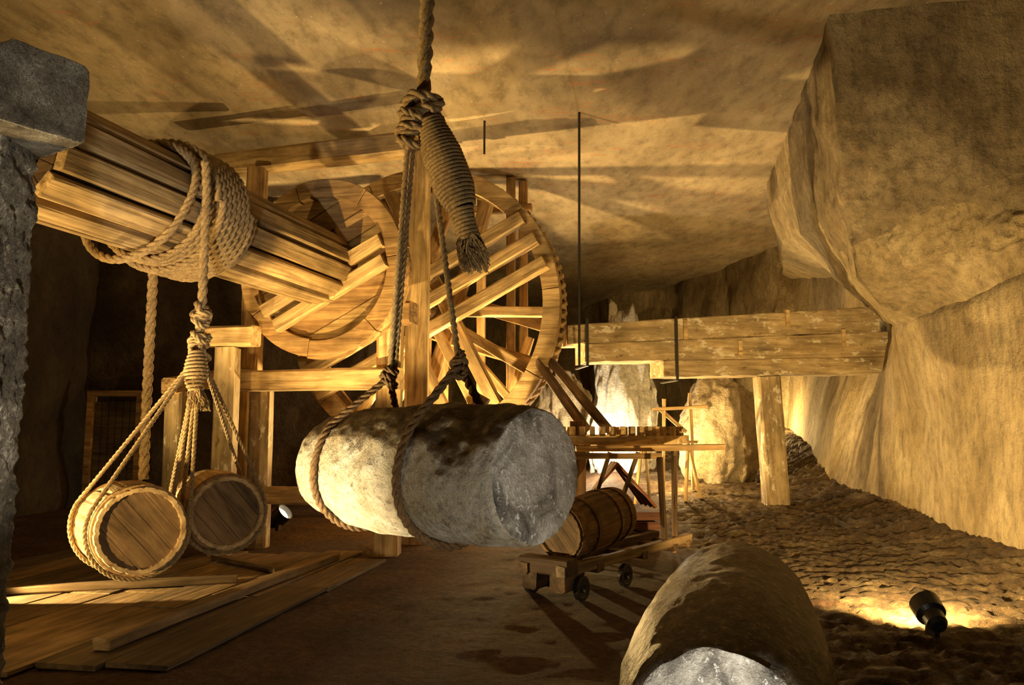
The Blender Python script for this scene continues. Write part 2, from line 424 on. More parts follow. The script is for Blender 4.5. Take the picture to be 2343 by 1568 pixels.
def board(o0,o1,s0,s1,y0,mat):
    vs=[];fs=[];n=6
    for i in range(n+1):
        o=o0+(o1-o0)*i/n
        for (s,y) in ((s0(o),y0),(s1(o),y0),(s1(o),y0+.05),(s0(o),y0+.05)):
            q=bx*s+bz*o;vs.append((q.x,y,q.z))
    for i in range(n):
        for k in range(4):
            a=i*4+k;b=i*4+(k+1)%4;fs.append((a,b,b+4,a+4))
    fs.append((0,1,2,3));fs.append(tuple(n*4+k for k in(3,2,1,0)))
    mk('disc_board',vs,fs,mat,H,HW@Matrix.Identity(4))
ch=lambda R:(lambda o:math.sqrt(max(.0001,R*R-o*o)))
bw=.83*2/7
for i in range(7):
    o0=-.83+bw*i+.004;o1=o0+bw-.008;yy=.03+.012*(i%2)
    if (min(abs(o0),abs(o1))<.30 or o0*o1<0):
        board(o0,o1,lambda o:-ch(.84)(o),lambda o:-.34+.1*o,yy,WOOD if i%2 else WOODG)
        board(o0,o1,lambda o:.30+.12*o,lambda o:ch(.84)(o),yy,WOODG if i%2 else WOOD)
    else:
        board(o0,o1,lambda o:-ch(.84)(o),lambda o:ch(.84)(o),yy,WOOD if i%2 else WOODG)
for k,(an,off) in enumerate(((.48,-.12),(.48,-.34),(.48+math.pi/2,.14),(.48+math.pi/2,-.24))):
    dx,dz=math.cos(an),math.sin(an);nx,nz=-dz,dx;l=math.sqrt((.80 if k<2 else .7)**2-off**2)
    yy=-.08 if k<2 else .15
    lb('disc_spoke',(nx*off-dx*l,yy,nz*off-dz*l),(nx*off+dx*l,yy,nz*off+dz*l),.12,.15,WOODL)
seg_ring('drum_flange',.30,.42,.60,.92,8,WOOD,ph=.3)
GY=3.11;R=2.12
seg_ring('gear_front_rim',GY-.20,GY-.05,R-.26,R-.01,10,WOODL,jit=.005)
gr=seg_ring('gear_rim',GY-.04,GY+.26,R-.22,R-.12,12,WOODD,ph=.35,jit=.004)
seg_ring('gear_back_rim',GY+.27,GY+.37,R-.24,R-.03,10,WOOD,ph=.2)
v,f=box_v((0,0,0),(.14,.29,.062));tm=None
NT=96
for i in range(NT):
    a=2*math.pi*i/NT
    M=HW@Matrix.Translation((math.cos(a)*(R-.065),GY+.11,math.sin(a)*(R-.065)))@Matrix.Rotation(-a,4,'Y')@Matrix.Rotation(.3,4,'X')
    if tm is None: tm=mk('gear_tooth',v,f,WOODL,gr,M,bev=.01)
    else:
        t=tm.copy();COL.objects.link(t);WM[t]=M;t.parent=gr;t.matrix_basis=WM[gr].inverted()@M
for layer,(yy,ph,offs,mt) in enumerate(((GY-.30,.48,(.34,-.02,-.40),WOODL),(GY-.12,.48+math.pi/2,(.36,-.36),WOODL),(GY+.42,.48+math.pi/4,(.30,-.30),WOOD),(GY+.55,.48-math.pi/4,(.30,-.30),WOOD))):
    for off in offs:
        dx,dz=math.cos(ph),math.sin(ph);nx,nz=-dz,dx;l=math.sqrt((R-.12)**2-off**2)
        lb('gear_spoke',(nx*off-dx*l,yy,nz*off-dz*l),(nx*off+dx*l,yy,nz*off+dz*l),.15,.19,mt)
for an in (-.05,1.95,3.2,4.1,5.2,5.75,4.7):
    dx,dz=math.cos(an),math.sin(an)
    lb('gear_brace',(dx*.3,GY+.13,dz*.3),(dx*(R-.2),GY+.13,dz*(R-.2)),.11,.15,WOODL)
# ------------------------------------------------------------------ timber frame
F=thing('wooden_scaffold',(-2.3,9.6,0),'tall rough-hewn timber scaffold carrying the hoisting drum shaft','wooden scaffold')
def fb(n,p0,p1,w,h,m=WOOD,**k): return beam(n,p0,p1,w,h,m,F,**k)
fb('post',(-1.20,9.9,0),(-1.20,9.9,5.10),.28,.28,WOODL)
fb('post',(-3.5,10.55,0),(-3.5,10.5,4.95),.24,.24)
fb('top_beam',(-4.25,11.10,5.2),(-1.0,10.12,5.2),.3,.3,WOODL)
fb('short_post',(-1.40,9.0,0),(-1.40,9.0,2.62),.28,.3,WOODL)
fb('bearing_block',(-1.68,9.05,2.72),(-1.12,8.9,2.72),.3,.24)
fb('cross_beam',(-3.52,9.35,1.96),(-1.25,8.72,1.96),.22,.24,WOODL)
fb('post',(-3.17,8.75,0),(-3.17,8.75,2.3),.22,.24,WOODS)
fb('post',(-3.02,9.55,0),(-3.02,9.5,2.0),.24,.24,WOODS)
fb('post',(-3.62,8.5,0),(-3.62,8.5,1.9),.18,.18,WOODS)
fb('cap_beam',(-3.42,8.75,2.42),(-2.82,8.6,2.42),.22,.22,WOODL)
fb('side_beam',(-3.5,10.4,2.1),(-3.62,8.3,1.85),.16,.18)
fb('sill_beam',(-3.4,9.6,.62),(-.6,9.0,.62),.2,.2)
fb('brace',(-1.20,9.95,.3),(-.35,9.8,1.8),.16,.16)
F2=thing('wheel_trestle',(-.9,12.6,0),'bright timber trestle with slanted braces beside the toothed wheel','timber trestle')
for p0,p1,w in (((-1.15,12.95,0),(-1.15,12.95,3.0),.2),((-1.1,12.9,3.1),(.3,12.7,1.5),.14),((-1.1,12.9,2.9),(-.1,12.9,0.5),.15),((-1.6,13.0,2.6),(-2.6,13.1,.2),.16),((-2.6,13,.5),(.6,12.9,.5),.18),((.3,12.9,2.9),(-.5,13.1,.4),.14)):
    beam('brace',p0,p1,w,w,WOODL,F2)
F3=thing('shaft_posts',(.0,13.6,0),'upright timbers reaching up to the rock roof','timber posts')
for x,y,z in ((-.02,13.5,5.8),(.2,13.7,5.8),(-.55,13.9,5.6)):
    beam('post',(x,y,0.2),(x,y,z),.16,.16,WOOD,F3)
beam('tie_beam',(-.7,13.8,5.3),(.35,13.6,5.3),.14,.14,WOOD,F3)
beam('tie_beam',(-.7,13.8,1.3),(.35,13.6,1.3),.14,.14,WOOD,F3)
# ------------------------------------------------------------------ rope wound on the drum
def hl(x,y,z): return HW@V((x,y,z))
W1=thing('wound_rope',hl(0,-2.5,-.5),'thick hemp rope wound in many turns around the timber drum','rope')
def coil(nt_,s0,s1,rr):
    path=[]
    for i in range(nt_*24+1):
        t=i/(nt_*24);a=2*math.pi*i/24
        s=s0+(s1-s0)*t+.03*math.cos(a)
        path.append(hl(rr*math.cos(a),s,rr*math.sin(a)))
    rope('rope_coil',path,.033,ROPE,W1)
coil(11,-2.74,-2.04,.462);coil(7,-2.60,-2.16,.516)
p2=[]
for i in range(25):
    a=math.pi/2+2*math.pi*i/24
    s=-2.82+.18*math.sin(a)
    p2.append(hl(.475*math.cos(a),s,(.475+(.05 if math.sin(a)<-.3 else 0))*math.sin(a)))
rope('rope_loop',p2,.034,ROPE,W1)
A=hl(.55,-2.76,0)
rope('rope_fall',[A+V((-.02,0,.25)),A,A-V((0,0,.3)),V((A.x,A.y,2.35)),V((A.x-.01,A.y,2.1))],.036,ROPE,W1)
B=hl(-.49,-2.05,0)
rope('rope_fall',[B+V((.02,0,.25)),B,B-V((0,0,.5)),V((B.x,B.y,1.6)),V((B.x+.03,B.y-.05,.98))],.044,ROPE,W1)
def knot(name,c,R,r,parent,mat=ROPE,n=5,sc=(1,1,1)):
    paths=[]
    for k in range(n):
        q=Quaternion((random.uniform(-1,1),random.uniform(-1,1),random.uniform(-.3,.3)),random.uniform(.2,1.2))
        cc=V(c)+V((random.uniform(-.3,.3)*R,0,(k/(n-1)-.5)*R*2.0))
        paths.append([cc+q@V((R*math.cos(a)*sc[0],R*math.sin(a)*sc[1],.25*R*math.sin(2*a))) for a in [2*math.pi*i/16 for i in range(17)]])
    return rope(name,paths,r,mat,parent)
def tube3(Q,r):
    T,U=frames(Q);vs=[];fs=[]
    for i,q in enumerate(Q):
        w=T[i].cross(U[i])
        for j in range(4):
            b=math.pi/2*j;vs.append(q+(U[i]*math.cos(b)+w*math.sin(b))*r)
    for i in range(len(Q)-1):
        for j in range(4):
            a=i*4+j;b=i*4+(j+1)%4;fs.append((a,b,b+4,a+4))
    return vs,fs
def wrapped_end(parent,p0,p1,prof,r,turns,ftip=None,mat=ROPE):
    p0=V(p0);p1=V(p1);ax=(p1-p0).normalized();u=ax.orthogonal().normalized();w=ax.cross(u);P=[]
    n=turns*14
    for i in range(n+1):
        t=i/n;a=2*math.pi*i/14;k=t*(len(prof)-1);j=min(int(k),len(prof)-2);R=prof[j]+(prof[j+1]-prof[j])*(k-j)
        P.append(p0.lerp(p1,t)+(u*math.cos(a)+w*math.sin(a))*R)
    rope('whipping',P,r,mat,parent,strands=1,smoothpath=False)
    if ftip is None:return
    vs,fs=[],[]
    for i in range(220):
        a=random.random()*6.28;rr=random.random()**.5*prof[-1]
        s=p1+(u*math.cos(a)+w*math.sin(a))*rr-ax*.03
        e=V(ftip)+V((random.uniform(-1,1),random.uniform(-1,1),random.uniform(-.5,.8)))*prof[-1]*1.5
        m=s.lerp(e,.5)+V((random.uniform(-1,1),random.uniform(-1,1),0))*.025
        v,f=tube3([s,s.lerp(m,.5)+V((.004,0,0)),m,m.lerp(e,.5)+V((random.uniform(-1,1),0,0))*.01,e],.0038)
        o=len(vs);vs+=v;fs+=[tuple(b+o for b in q) for q in f]
    o=mk('frayed_end',vs,fs,ROPE,parent);o['kind']='stuff'
def sling_path(C,axis,R,J):
    C=V(C);J=V(J);a=V(axis).normalized();z=V((0,0,1));h=z.cross(a).normalized();zz=a.cross(h)
    if zz.z<0: zz=-zz
    d=J-C;jh,jz,ja=d.dot(h),d.dot(zz),d.dot(a);L=math.hypot(jh,jz);al=math.atan2(jz,jh);be=math.acos(min(1,R/L))
    a0=al+be;a1=al-be+2*math.pi;P=[]
    T0=V((R*math.cos(a0),R*math.sin(a0)));T1=V((R*math.cos(a1),R*math.sin(a1)));J2=V((jh,jz))
    n=6
    for i in range(n):
        t=i/n;q=J2.lerp(T0,t);P.append(C+h*q.x+zz*q.y+a*ja*(1-t))
    m=26
    for i in range(m+1):
        b=a0+(a1-a0)*i/m;P.append(C+h*R*math.cos(b)+zz*R*math.sin(b)+a*.012*math.sin(b*3))
    for i in range(1,n+1):
        t=i/n;q=T1.lerp(J2,t);P.append(C+h*q.x+zz*q.y+a*ja*t)
    return P
# ------------------------------------------------------------------ barrels
def barrel(name,c0,c1,r,label,wood_m=WOOD,bul=1.12,hoopmat=None,hoops=(.06,.28,.72,.94)):
    c0=V(c0);c1=V(c1);L=(c1-c0).length;M=frame_x(c0,c1)
    B=thing(name,((c0+c1)/2-V((0,0,r*bul))),label,'barrel')
    prof=[(-L/2+.035,r-.03),(-L/2,r-.026),(-L/2,r)]
    n=22
    def rad(t): return r*(1+(bul-1)*(1-(2*t-1)**2))
    for i in range(1,n): prof.append((-L/2+L*i/n,rad(i/n)))
    prof+=[(L/2,r),(L/2,r-.026),(L/2-.035,r-.03)]
    def fn(x,rr,a,j): return rr-(.006 if j%5==0 else 0)+.002*math.sin((j//5)*7.7)
    v,f=revolve(prof,100,fn)
    mk('staves',v,f,wood_m,B,M)
    for sx in (-1,1):
        vs=[];fs=[];k=5;rr=r-.028
        for q in range(k):
            y0=-r+2*r*q/k+.0015;y1=-r+2*r*(q+1)/k-.0015;pts=[]
            for s in range(9):
                y=y0+(y1-y0)*s/8;y=max(-rr,min(rr,y));pts.append((y,math.sqrt(max(0,rr*rr-y*y))))
            o=len(vs)
            for (y,z) in pts: vs+= [(sx*(L/2-.03),y,z),(sx*(L/2-.03),y,-z),(sx*(L/2-.045),y,z),(sx*(L/2-.045),y,-z)]
            for s in range(8):
                a=o+s*4;fs+=[(a,a+1,a+5,a+4),(a+2,a+3,a+7,a+6)]
            e=o+32;fs+=[(o,o+1,o+3,o+2),(e,e+1,e+3,e+2)]
        mk('barrel_head',vs,fs,HEADW,B,M@Matrix.Rotation(-.7,4,'X'))
    for t in hoops:
        x=-L/2+L*t;w=.022
        ra,rb=rad(max(0,t-w/L)),rad(min(1,t+w/L))
        v,f=revolve([(x-w,ra-.004),(x-w,ra+.012),(x+w,rb+.012),(x+w,rb-.004)],64)
        mk('hoop',v,f,hoopmat or WOODD,B,M)
    return B
b1c0,b1c1=V((-2.40,5.2,.745)),V((-2.87,5.83,.73))
barrel('barrel',b1c0,b1c1,.275,'small oak barrel slung in ropes below the drum, side brightly lit',WOODL,hoops=(.07,.93),hoopmat=WOOD)
b2c0,b2c1=V((-2.08,5.85,.79)),V((-2.47,6.45,.795))
barrel('barrel',b2c0,b2c1,.26,'small oak barrel slung in ropes, mostly in shadow',WOODL,hoops=(.07,.93),hoopmat=WOOD)
J=V((A.x,A.y,2.02))
SL=thing('barrel_sling',(J.x,J.y,1.5),'knotted hemp rope sling with whipped end carrying two barrels','rope sling')
knot('knot',(J.x,J.y,2.24),.050,.024,SL,n=4)
knot('knot',(J.x,J.y,2.02),.060,.022,SL,n=4)
wrapped_end(SL,(J.x+.0,J.y-.06,1.98),(J.x+.01,J.y-.08,1.68),(.04,.07,.08,.045),.012,11,(J.x+.04,J.y-.08,1.56))
for c0,c1,r,ts in ((b1c0,b1c1,.275,(.1,.85)),(b2c0,b2c1,.26,(.12,.85))):
    axd=c1-c0
    for t in ts:
        c=c0.lerp(c1,t);rt=r*(1+.12*(1-(2*t-1)**2))+.030
        rope('sling_rope',sling_path(c,axd,rt,J-V((0,0,.06))),.016,ROPE,SL)
# ------------------------------------------------------------------ salt logs
def salt_log(name,P0,P1,r0,rm,r1,label,seed=0,amp=.02,body=SBODY,round1=0,round0=0):
    P0=V(P0);P1=V(P1);L=(P1-P0).length;M=frame_x(P0,P1);n=110;seg=170;vs=[];fs=[];mi=[]
    def rad(t):
        rr=(r0*(1-t)+r1*t)+(rm-(r0+r1)/2)*4*t*(1-t)
        if round0:
            k=min(1,t*L/round0)
            rr=r0+(rm-r0)*math.sin(k*math.pi/2) if t<.5 else rm+(r1-rm)*((t-.5)*2)**2
        return rr
    prof=[]
    for k in range(16): prof.append((-L/2-.012*(1-(k/15)**4),r0*(.02+.95*k/15),1))
    for i in range(n+1):
        t=i/n;rr=rad(t)
        e=min(t,1-t)*L;rr*=1-.03*math.exp(-e/.015)
        if round1 and (1-t)*L<round1: rr*=.45+.55*math.sqrt(max(0,1-(1-(1-t)*L/round1)**2))
        prof.append((-L/2+L*t,rr,0))
    re=prof[-1][1]
    for k in range(16): prof.append((L/2+.012*(1-((15-k)/15)**4),re*(.98-.96*k/15),0 if round1 else 1))
    for x,r,cap in prof:
        for j in range(seg):
            a=2*math.pi*j/seg;p=V((x*2.2+seed,r*math.cos(a)*3,r*math.sin(a)*3))
            d=fbm(p,5)*amp+amp*.5*fbm(p*4.1,4)
            if cap:
                q=(r+d*(r/r0)**3*.9);vs.append((x+d*.25,q*math.cos(a),q*math.sin(a)))
            else:
                rr=r+d
                if not round1:
                    ca=((a-2.4+math.pi)%(2*math.pi))-math.pi
                    k=max(0,1-abs(x-L*.33)/.16)*max(0,1-abs(ca)/.75);rr-=.03*min(1,k*3)*(1+.6*noise.noise(p*5))
                vs.append((x+d*.5,rr*math.cos(a),rr*math.sin(a)))
    m=len(prof)
    for i in range(m-1):
        for j in range(seg):
            a=i*seg+j;b=i*seg+(j+1)%seg;fs.append((a,b,b+seg,a+seg));mi.append(1 if (i<16 or (i>=m-17 and not round1)) else 0)
    fs.append(tuple(range(seg)));mi.append(1);fs.append(tuple((m-1)*seg+j for j in range(seg)));mi.append(0 if round1 else 1)
    o=mk(name,vs,fs,[body,SEND],None,M,smooth=True)
    for p,k in zip(o.data.polygons,mi): p.material_index=k
    return lab(o,label,'salt block')
S0=V((-.94,4.26,1.205));S1=V((.105,3.32,1.205))
salt_log('salt_log',S0,S1,.262,.312,.285,'large crusted cylinder of rock salt hanging in rope slings',3,amp=.013)
salt_log('salt_log',(.63,2.50,.45),(1.32,4.70,.44),.285,.385,.345,'rounded salt cylinder with white cut face lying on the floor',11,amp=.009,body=SBODY2,round1=.7,round0=.55)
HR=thing('hoisting_rope',(-.44,3.75,2.0),'thick twisted hemp rope with big knot and whipped frayed tail','rope')
rope('main_rope',[(-.41,3.76,5.85),(-.412,3.75,4.9),(-.42,3.75,3.9),(-.435,3.75,3.2),(-.445,3.75,2.95)],.040,ROPE,HR)
knot('knot',(-.445,3.74,2.92),.075,.030,HR,n=6)
knot('knot',(-.49,3.70,2.86),.06,.022,HR,n=4,sc=(1,.8,1))
wrapped_end(HR,(-.405,3.70,2.90),(-.24,3.66,2.45),(.055,.075,.09,.092,.09,.065),.0105,25)
wrapped_end(HR,(-.245,3.66,2.45),(-.205,3.66,2.30),(.055,.045,.05),.0105,8,(-.18,3.66,2.17))
J1=V((-.625,4.0,1.66));J2=V((-.24,3.56,1.69))
def line(p,q,n=5): p=V(p);q=V(q);return [p.lerp(q,i/n) for i in range(n+1)]
rope('hanging_rope',[line((-.51,3.74,2.84),J1),line((-.49,3.78,2.84),J1+V((.022,.02,0))),line((-.41,3.74,2.82),J2)],.0155,ROPE,HR)
axd=(S1-S0)
def rlog(t): return (.262*(1-t)+.285*t)+(.312-.2735)*4*t*(1-t)
SG=thing('log_sling',(-.40,3.78,1.1),'pair of dark rope slings looped around the hanging salt cylinder','rope sling')
for t,Jx,r in ((.17,J1,.019),(.64,J2,.023)):
    rope('sling_rope',sling_path(S0.lerp(S1,t),axd,rlog(t)+r*.95,Jx),r,ROPED,SG)
    knot('knot',Jx,.03,.016,SG,ROPED,n=3)
# ------------------------------------------------------------------ salt-crusted pillar
PL=thing('salt_pillar',(-2.6,3.5,0),'upright post thickly crusted with grey salt under a blocky cap','pillar')
def blob_box(name,P,h,amp,mat,parent,nz=70,ns=30,fr=5):
    vs=[];fs=[];z0,z1=h;n=len(P)
    for k in range(nz+1):
        z=z0+(z1-z0)*k/nz
        for i in range(n):
            a=V((*P[i],z));b=V((*P[(i+1)%n],z))
            for s in range(ns):
                q=a.lerp(b,s/ns);c=V((sum(p[0] for p in P)/n,sum(p[1] for p in P)/n,z))
                d=fbm(q*fr,5)*amp+.6*amp*fbm(q*fr*4,3);e=min(k,nz-k)/nz*(z1-z0);sh=1-.12*math.exp(-e/.03)
                vs.append(c+(q-c)*sh*(1+d*3))
    m=n*ns
    for k in range(nz):
        for i in range(m):
            a=k*m+i;b=k*m+(i+1)%m;fs.append((a,b,b+m,a+m))
    fs.append(tuple(range(m)));fs.append(tuple(nz*m+i for i in range(m)))
    return mk(name,vs,fs,mat,parent,smooth=True)
blob_box('post_body',[(-2.30,3.42),(-2.29,3.68),(-2.8,3.78),(-2.85,3.38)],(0,2.80),.022,PILLM,PL,nz=220,fr=6)
def cap():
    p0=V((-3.15,4.05,2.93));p1=V((-2.10,3.35,2.90));M=frame_x(p0,p1);L=(p1-p0).length
    sec=[(-.22,-.14),(-.18,-.19),(.20,-.19),(.22,-.17),(.22,.17),(.20,.19),(-.12,.19),(-.22,.11)]
    vs=[];fs=[];ns=14;nx=70
    prof=[(-L/2,1)]+[(-L/2+L*i/nx,1-.02*math.exp(-(L-L*i/nx)/.01)) for i in range(1,nx+1)]
    rings=prof+[(L/2+.002,.95),(L/2+.003,.75),(L/2+.003,.6),(L/2+.003,.4),(L/2+.003,.2),(L/2+.003,.05)]
    for x,s in rings:
        for i in range(8):
            a=V((0,*sec[i]));b=V((0,*sec[(i+1)%8]))
            for k in range(ns):
                q=a.lerp(b,k/ns)*s;q.x=x;d=fbm(q*8,5)*.006;r=V((0,q.y,q.z)).normalized()
                vs.append(q+r*d+V((d if s<1 else 0,0,0)))
    m=8*ns
    for k in range(len(rings)-1):
        for i in range(m):
            a=k*m+i;b=k*m+(i+1)%m;fs.append((a,b,b+m,a+m))
    fs.append(tuple(range(m)));fs.append(tuple((len(rings)-1)*m+i for i in range(m)))
    mk('cap_block',vs,fs,PILLM,PL,M,smooth=True)
cap()
# ------------------------------------------------------------------ big salt-crusted beam
TB=thing('salt_crusted_beam',(3.4,12.0,2.2),'massive salt-crusted beam of stacked boards with iron straps and pale wedges','beam')
Lt,Rt=V((.81,11.3,0)),V((5.75,12.05,0));dd=(Rt-Lt).normalized();nn=V((-dd.y,dd.x,0))
def at(t,z,dep=0): q=Lt.lerp(Rt,t)+nn*dep;return V((q.x,q.y,z))
def hexa(name,t0,t1,zb0,zt0,zb1,zt1,d0,d1,mat,parent,n=30,wob=.014):
    vs=[];fs=[];sd=random.random()*30
    O=at((t0+t1)/2,(zb0+zt1)/2,(d0+d1)/2);M=Matrix((dd,nn,V((0,0,1)))).transposed().to_4x4();M.translation=O;Mi=M.inverted()
    for i in range(n+1):
        t=t0+(t1-t0)*i/n;k=i/n;zb=zb0+(zb1-zb0)*k;zt=zt0+(zt1-zt0)*k
        e=[wob*fbm(V((t*20+sd,j*3.3,sd)),3) for j in range(6)]
        c=.012 if zt-zb>.1 else .002
        for (q,(z,dp)) in enumerate(((zb,d0+c),(zb+c,d0),(zt-c,d0),(zt,d0+c),(zt,d1),(zb,d1))):
            vs.append(Mi@at(t,z+e[q],dp+e[q]*.6))
    for i in range(n):
        for j in range(6):
            a=i*6+j;b=i*6+(j+1)%6;fs.append((a,b,b+6,a+6))
    fs.append(tuple(range(6)));fs.append(tuple(n*6+j for j in range(6)))
    return mk(name,vs,fs,mat,parent,M)
zl=[2.36,2.62,2.90];zr=[2.50,2.90,3.30]
def zz(k,t): return zl[k]+(zr[k]-zl[k])*t
for i in range(2):
    o0=(0.05,.0)[i];o1=(1.01,.985)[i]
    hexa('board',o0,o1,zz(i,o0),zz(i+1,o0)-.003,zz(i,o1),zz(i+1,o1)-.003,0+.006*i,.62,WOODS,TB)
hexa('board',.285,1.0,2.16,2.40,2.26,2.51,-.015,.6,WOODS,TB)
for t,z0,z1 in ((.055,2.30,3.0),(.325,2.10,3.06)):
    w=.004
    hexa('iron_strap',t-w,t+w,z0,z1,z0,z1,-.05,-.035,IRON,TB,n=1,wob=0)
    hexa('iron_strap',t-w,t+w,z0,z0+.02,z0,z0+.02,-.05,.66,IRON,TB,n=1,wob=0)
for t,z0,z1 in ((.355,2.72,3.02),(.68,2.94,3.20),(.525,2.50,2.72),(.86,2.66,2.92)):
    hexa('wedge',t-.006,t+.006,z0,z1,z0,z1,-.03,.02,WOODL,TB,n=1,wob=0)
ps=beam('support_post',(4.02,12.15,.1),(3.93,12.15,2.20),.35,.33,WOODS,None)
lab(ps,'square salt-flecked timber post standing under the big beam','post')
for p0,p1,r in (((.95,10.7,5.9),(.96,11.2,2.3),.018),((-.40,11.0,5.9),(-.40,11.0,5.35),.016)):
    v,f=rope_geo([p0,p1],r,1);o=mk('hanging_rod',v,f,IRON);lab(o,'thin dark iron rod hanging from the rock roof','rod')
# ------------------------------------------------------------------ capstan gear
CG=thing('capstan_gear',(1.05,10.3,0),'horizontal wooden gear wheel with a row of upright pegs','gear wheel')
def hring(name,z0,z1,r0,r1,n,mat,parent,c):
    vs=[];fs=[]
    for i in range(n):
        a=2*math.pi*i/n
        for r,z in ((r0,z0),(r1,z0),(r1,z1),(r0,z1)): vs.append((c[0]+r*math.cos(a),c[1]+r*math.sin(a),z))
    for i in range(n):
        for k in range(4): fs.append((i*4+k,i*4+(k+1)%4,((i+1)%n)*4+(k+1)%4,((i+1)%n)*4+k))
    return mk(name,vs,fs,mat,parent)
g=hring('gear_ring',1.22,1.32,.95,1.22,60,WOODL,CG,(1.05,10.3))
v,f=box_v((0,0,0),(.07,.06,.12));pm=None
for i in range(60):
    a=2*math.pi*i/60;M=Matrix.Translation((1.05+1.12*math.cos(a),10.3+1.12*math.sin(a),1.37))@Matrix.Rotation(a,4,'Z')
    if pm is None: pm=mk('gear_peg',v,f,WOODL,g,M,bev=.008)
    else:
        t=pm.copy();COL.objects.link(t);WM[t]=M;t.parent=g;t.matrix_basis=WM[g].inverted()@M
beam('spoke',(-.1,10.3,1.22),(2.2,10.3,1.22),.14,.1,WOOD,CG);beam('spoke',(1.05,9.15,1.22),(1.05,11.45,1.22),.14,.1,WOOD,CG)
beam('shaft',(.85,10.3,0),(.85,10.3,1.5),.2,.2,WOODD,CG)
beam('lever_arm',(.36,11.0,2.35),(1.0,10.55,1.38),.11,.11,WOODD,CG);beam('lever_arm',(.54,11.0,2.35),(1.28,10.5,1.38),.11,.11,WOODD,CG)
TT=thing('trestle_table',(1.6,9.0,0),'long narrow plank trestle with thin slanted legs','trestle')
beam('plank',(.72,8.95,1.18),(2.36,8.9,1.20),.3,.06,WOOD,TT);beam('plank',(.68,8.7,1.11),(1.62,8.65,1.11),.12,.06,WOOD,TT)
for p0,p1 in (((.72,8.9,0.02),(1.10,8.95,1.14)),((1.42,8.95,1.14),(1.02,9.0,.02)),((1.85,9.0,1.16),(1.83,9.05,.02))):
    beam('leg',p0,p1,.045,.045,WOODD,TT)
TR=thing('small_trestle',(2.1,11.4,.2),'light wooden sawhorse trestle with splayed legs','trestle')
for p0,p1 in (((1.9,12.2,1.2),(2.9,12.4,1.2)),((2.0,12.2,1.18),(1.85,12.0,.28)),((2.05,12.2,1.18),(2.15,12.5,.3)),((2.75,12.4,1.18),(2.65,12.2,.3)),((2.75,12.4,1.18),(2.95,12.5,.32))):
    beam('leg',p0,p1,.045,.045,WOODL,TR)
T2=thing('pole_barrier',(2.7,13.4,.4),'rickety light timber barrier of crossed poles','wooden barrier')
for p0,p1 in (((2.35,13.2,1.72),(3.25,13.1,1.78)),((2.5,13.2,.4),(2.55,13.2,1.9)),((3.0,13.2,.4),(2.98,13.2,2.0)),((2.45,13.2,1.75),(2.9,13.2,1.35))):
    beam('pole',p0,p1,.05,.05,WOODL,T2)
CR=thing('plank_stack',(1.1,9.5,0),'stack of dark reddish planks leaning into a low gable','planks')
for i in range(4):
    beam('plank',(.78+.03*i,9.25+.14*i,.5),(1.22,9.25+.14*i,1.0),.13,.03,WOODR,CR)
    beam('plank',(1.66-.03*i,9.25+.14*i,.5),(1.22,9.25+.14*i,1.0),.13,.03,WOODR,CR)
for z in (.06,.17,.28,.39): beam('plank',(.72,9.45,z),(1.7,9.5,z),.45,.09,WOODR,CR)
# ------------------------------------------------------------------ rocks
def boulder(name,c,s,seed,mat,label,cat='boulder',amp=.25,n=64,fr=1.6):
    vs=[];fs=[]
    for i in range(n+1):
        th=math.pi*i/n
        for j in range(2*n):
            ph=math.pi*j/n;d=V((math.sin(th)*math.cos(ph),math.sin(th)*math.sin(ph),math.cos(th)))
            r=1+amp*fbm(d*fr+V((seed,0,0)),5)
            vs.append(V(c)+V((d.x*s[0],d.y*s[1],d.z*s[2]))*r)
    m=2*n
    for i in range(n):
        for j in range(m):
            fs.append((i*m+j,i*m+(j+1)%m,(i+1)*m+(j+1)%m,(i+1)*m+j))
    o=mk(name,vs,fs,mat,None,smooth=True);return lab(o,label,cat)
boulder('boulder',(3.75,14.3,1.25),(.72,.55,1.15),4,BOULD,'tall rounded cream salt boulder lit from beside',amp=.2)
boulder('rock_column',(2.2,15.6,1.6),(.62,.45,2.0),9,SALTW,'whitish salt column rising behind the timbers','rock column',amp=.3,fr=2.2)
boulder('boulder',(1.1,16.6,1.4),(.6,.5,1.2),14,BOULD,'rough brown salt boulder beside the white column')
# ------------------------------------------------------------------ cart with barrel
CT=thing('barrel_cart',(.30,6.70,0),'low dark wooden barrel sled on small wheels with two uprights','cart',math.atan2(.795,.606))
CW=WM[CT]
def cb(n,p0,p1,w,h,m=WOODD,**k): return beam(n,p0,p1,w,h,m,CT,W=CW,**k)
cb('rail',(-.1,.19,.25),(2.3,.19,.27),.09,.09,WOODD);cb('rail',(-.1,-.19,.25),(2.3,-.19,.27),.09,.09,WOODF)
for x in (0,.45,1.25,1.9,2.2): cb('cross_bar',(x,-.24,.22 if x>0 else .28),(x,.24,.22 if x>0 else .28),.11 if x>0 else .16,.07 if x>0 else .14)
cb('block',(-.08,-.14,.16),(.18,-.14,.16),.14,.16);cb('block',(-.08,.14,.16),(.18,.14,.16),.14,.16)
cb('upright',(1.75,-.19,.3),(1.70,-.19,1.12),.045,.045,WOODD);cb('upright',(2.0,-.19,.3),(2.0,-.19,1.12),.045,.045,WOODD)
for x in (.12,.85):
    cb('axle',(x,-.27,.10),(x,.27,.10),.05,.05,IRON)
    for y in (-.25,.25):
        v,f=revolve([(-.02,.0001),(-.03,.03),(-.015,.035),(-.017,.07),(-.02,.075),(-.02,.10),(.02,.10),(.02,.075),(.017,.07),(.015,.035),(.03,.03),(.02,.0001)],28)
        mk('wheel',v,f,BLACK,CT,CW@Matrix.Translation((x,y,.10))@Matrix.Rotation(math.pi/2,4,'Z'))
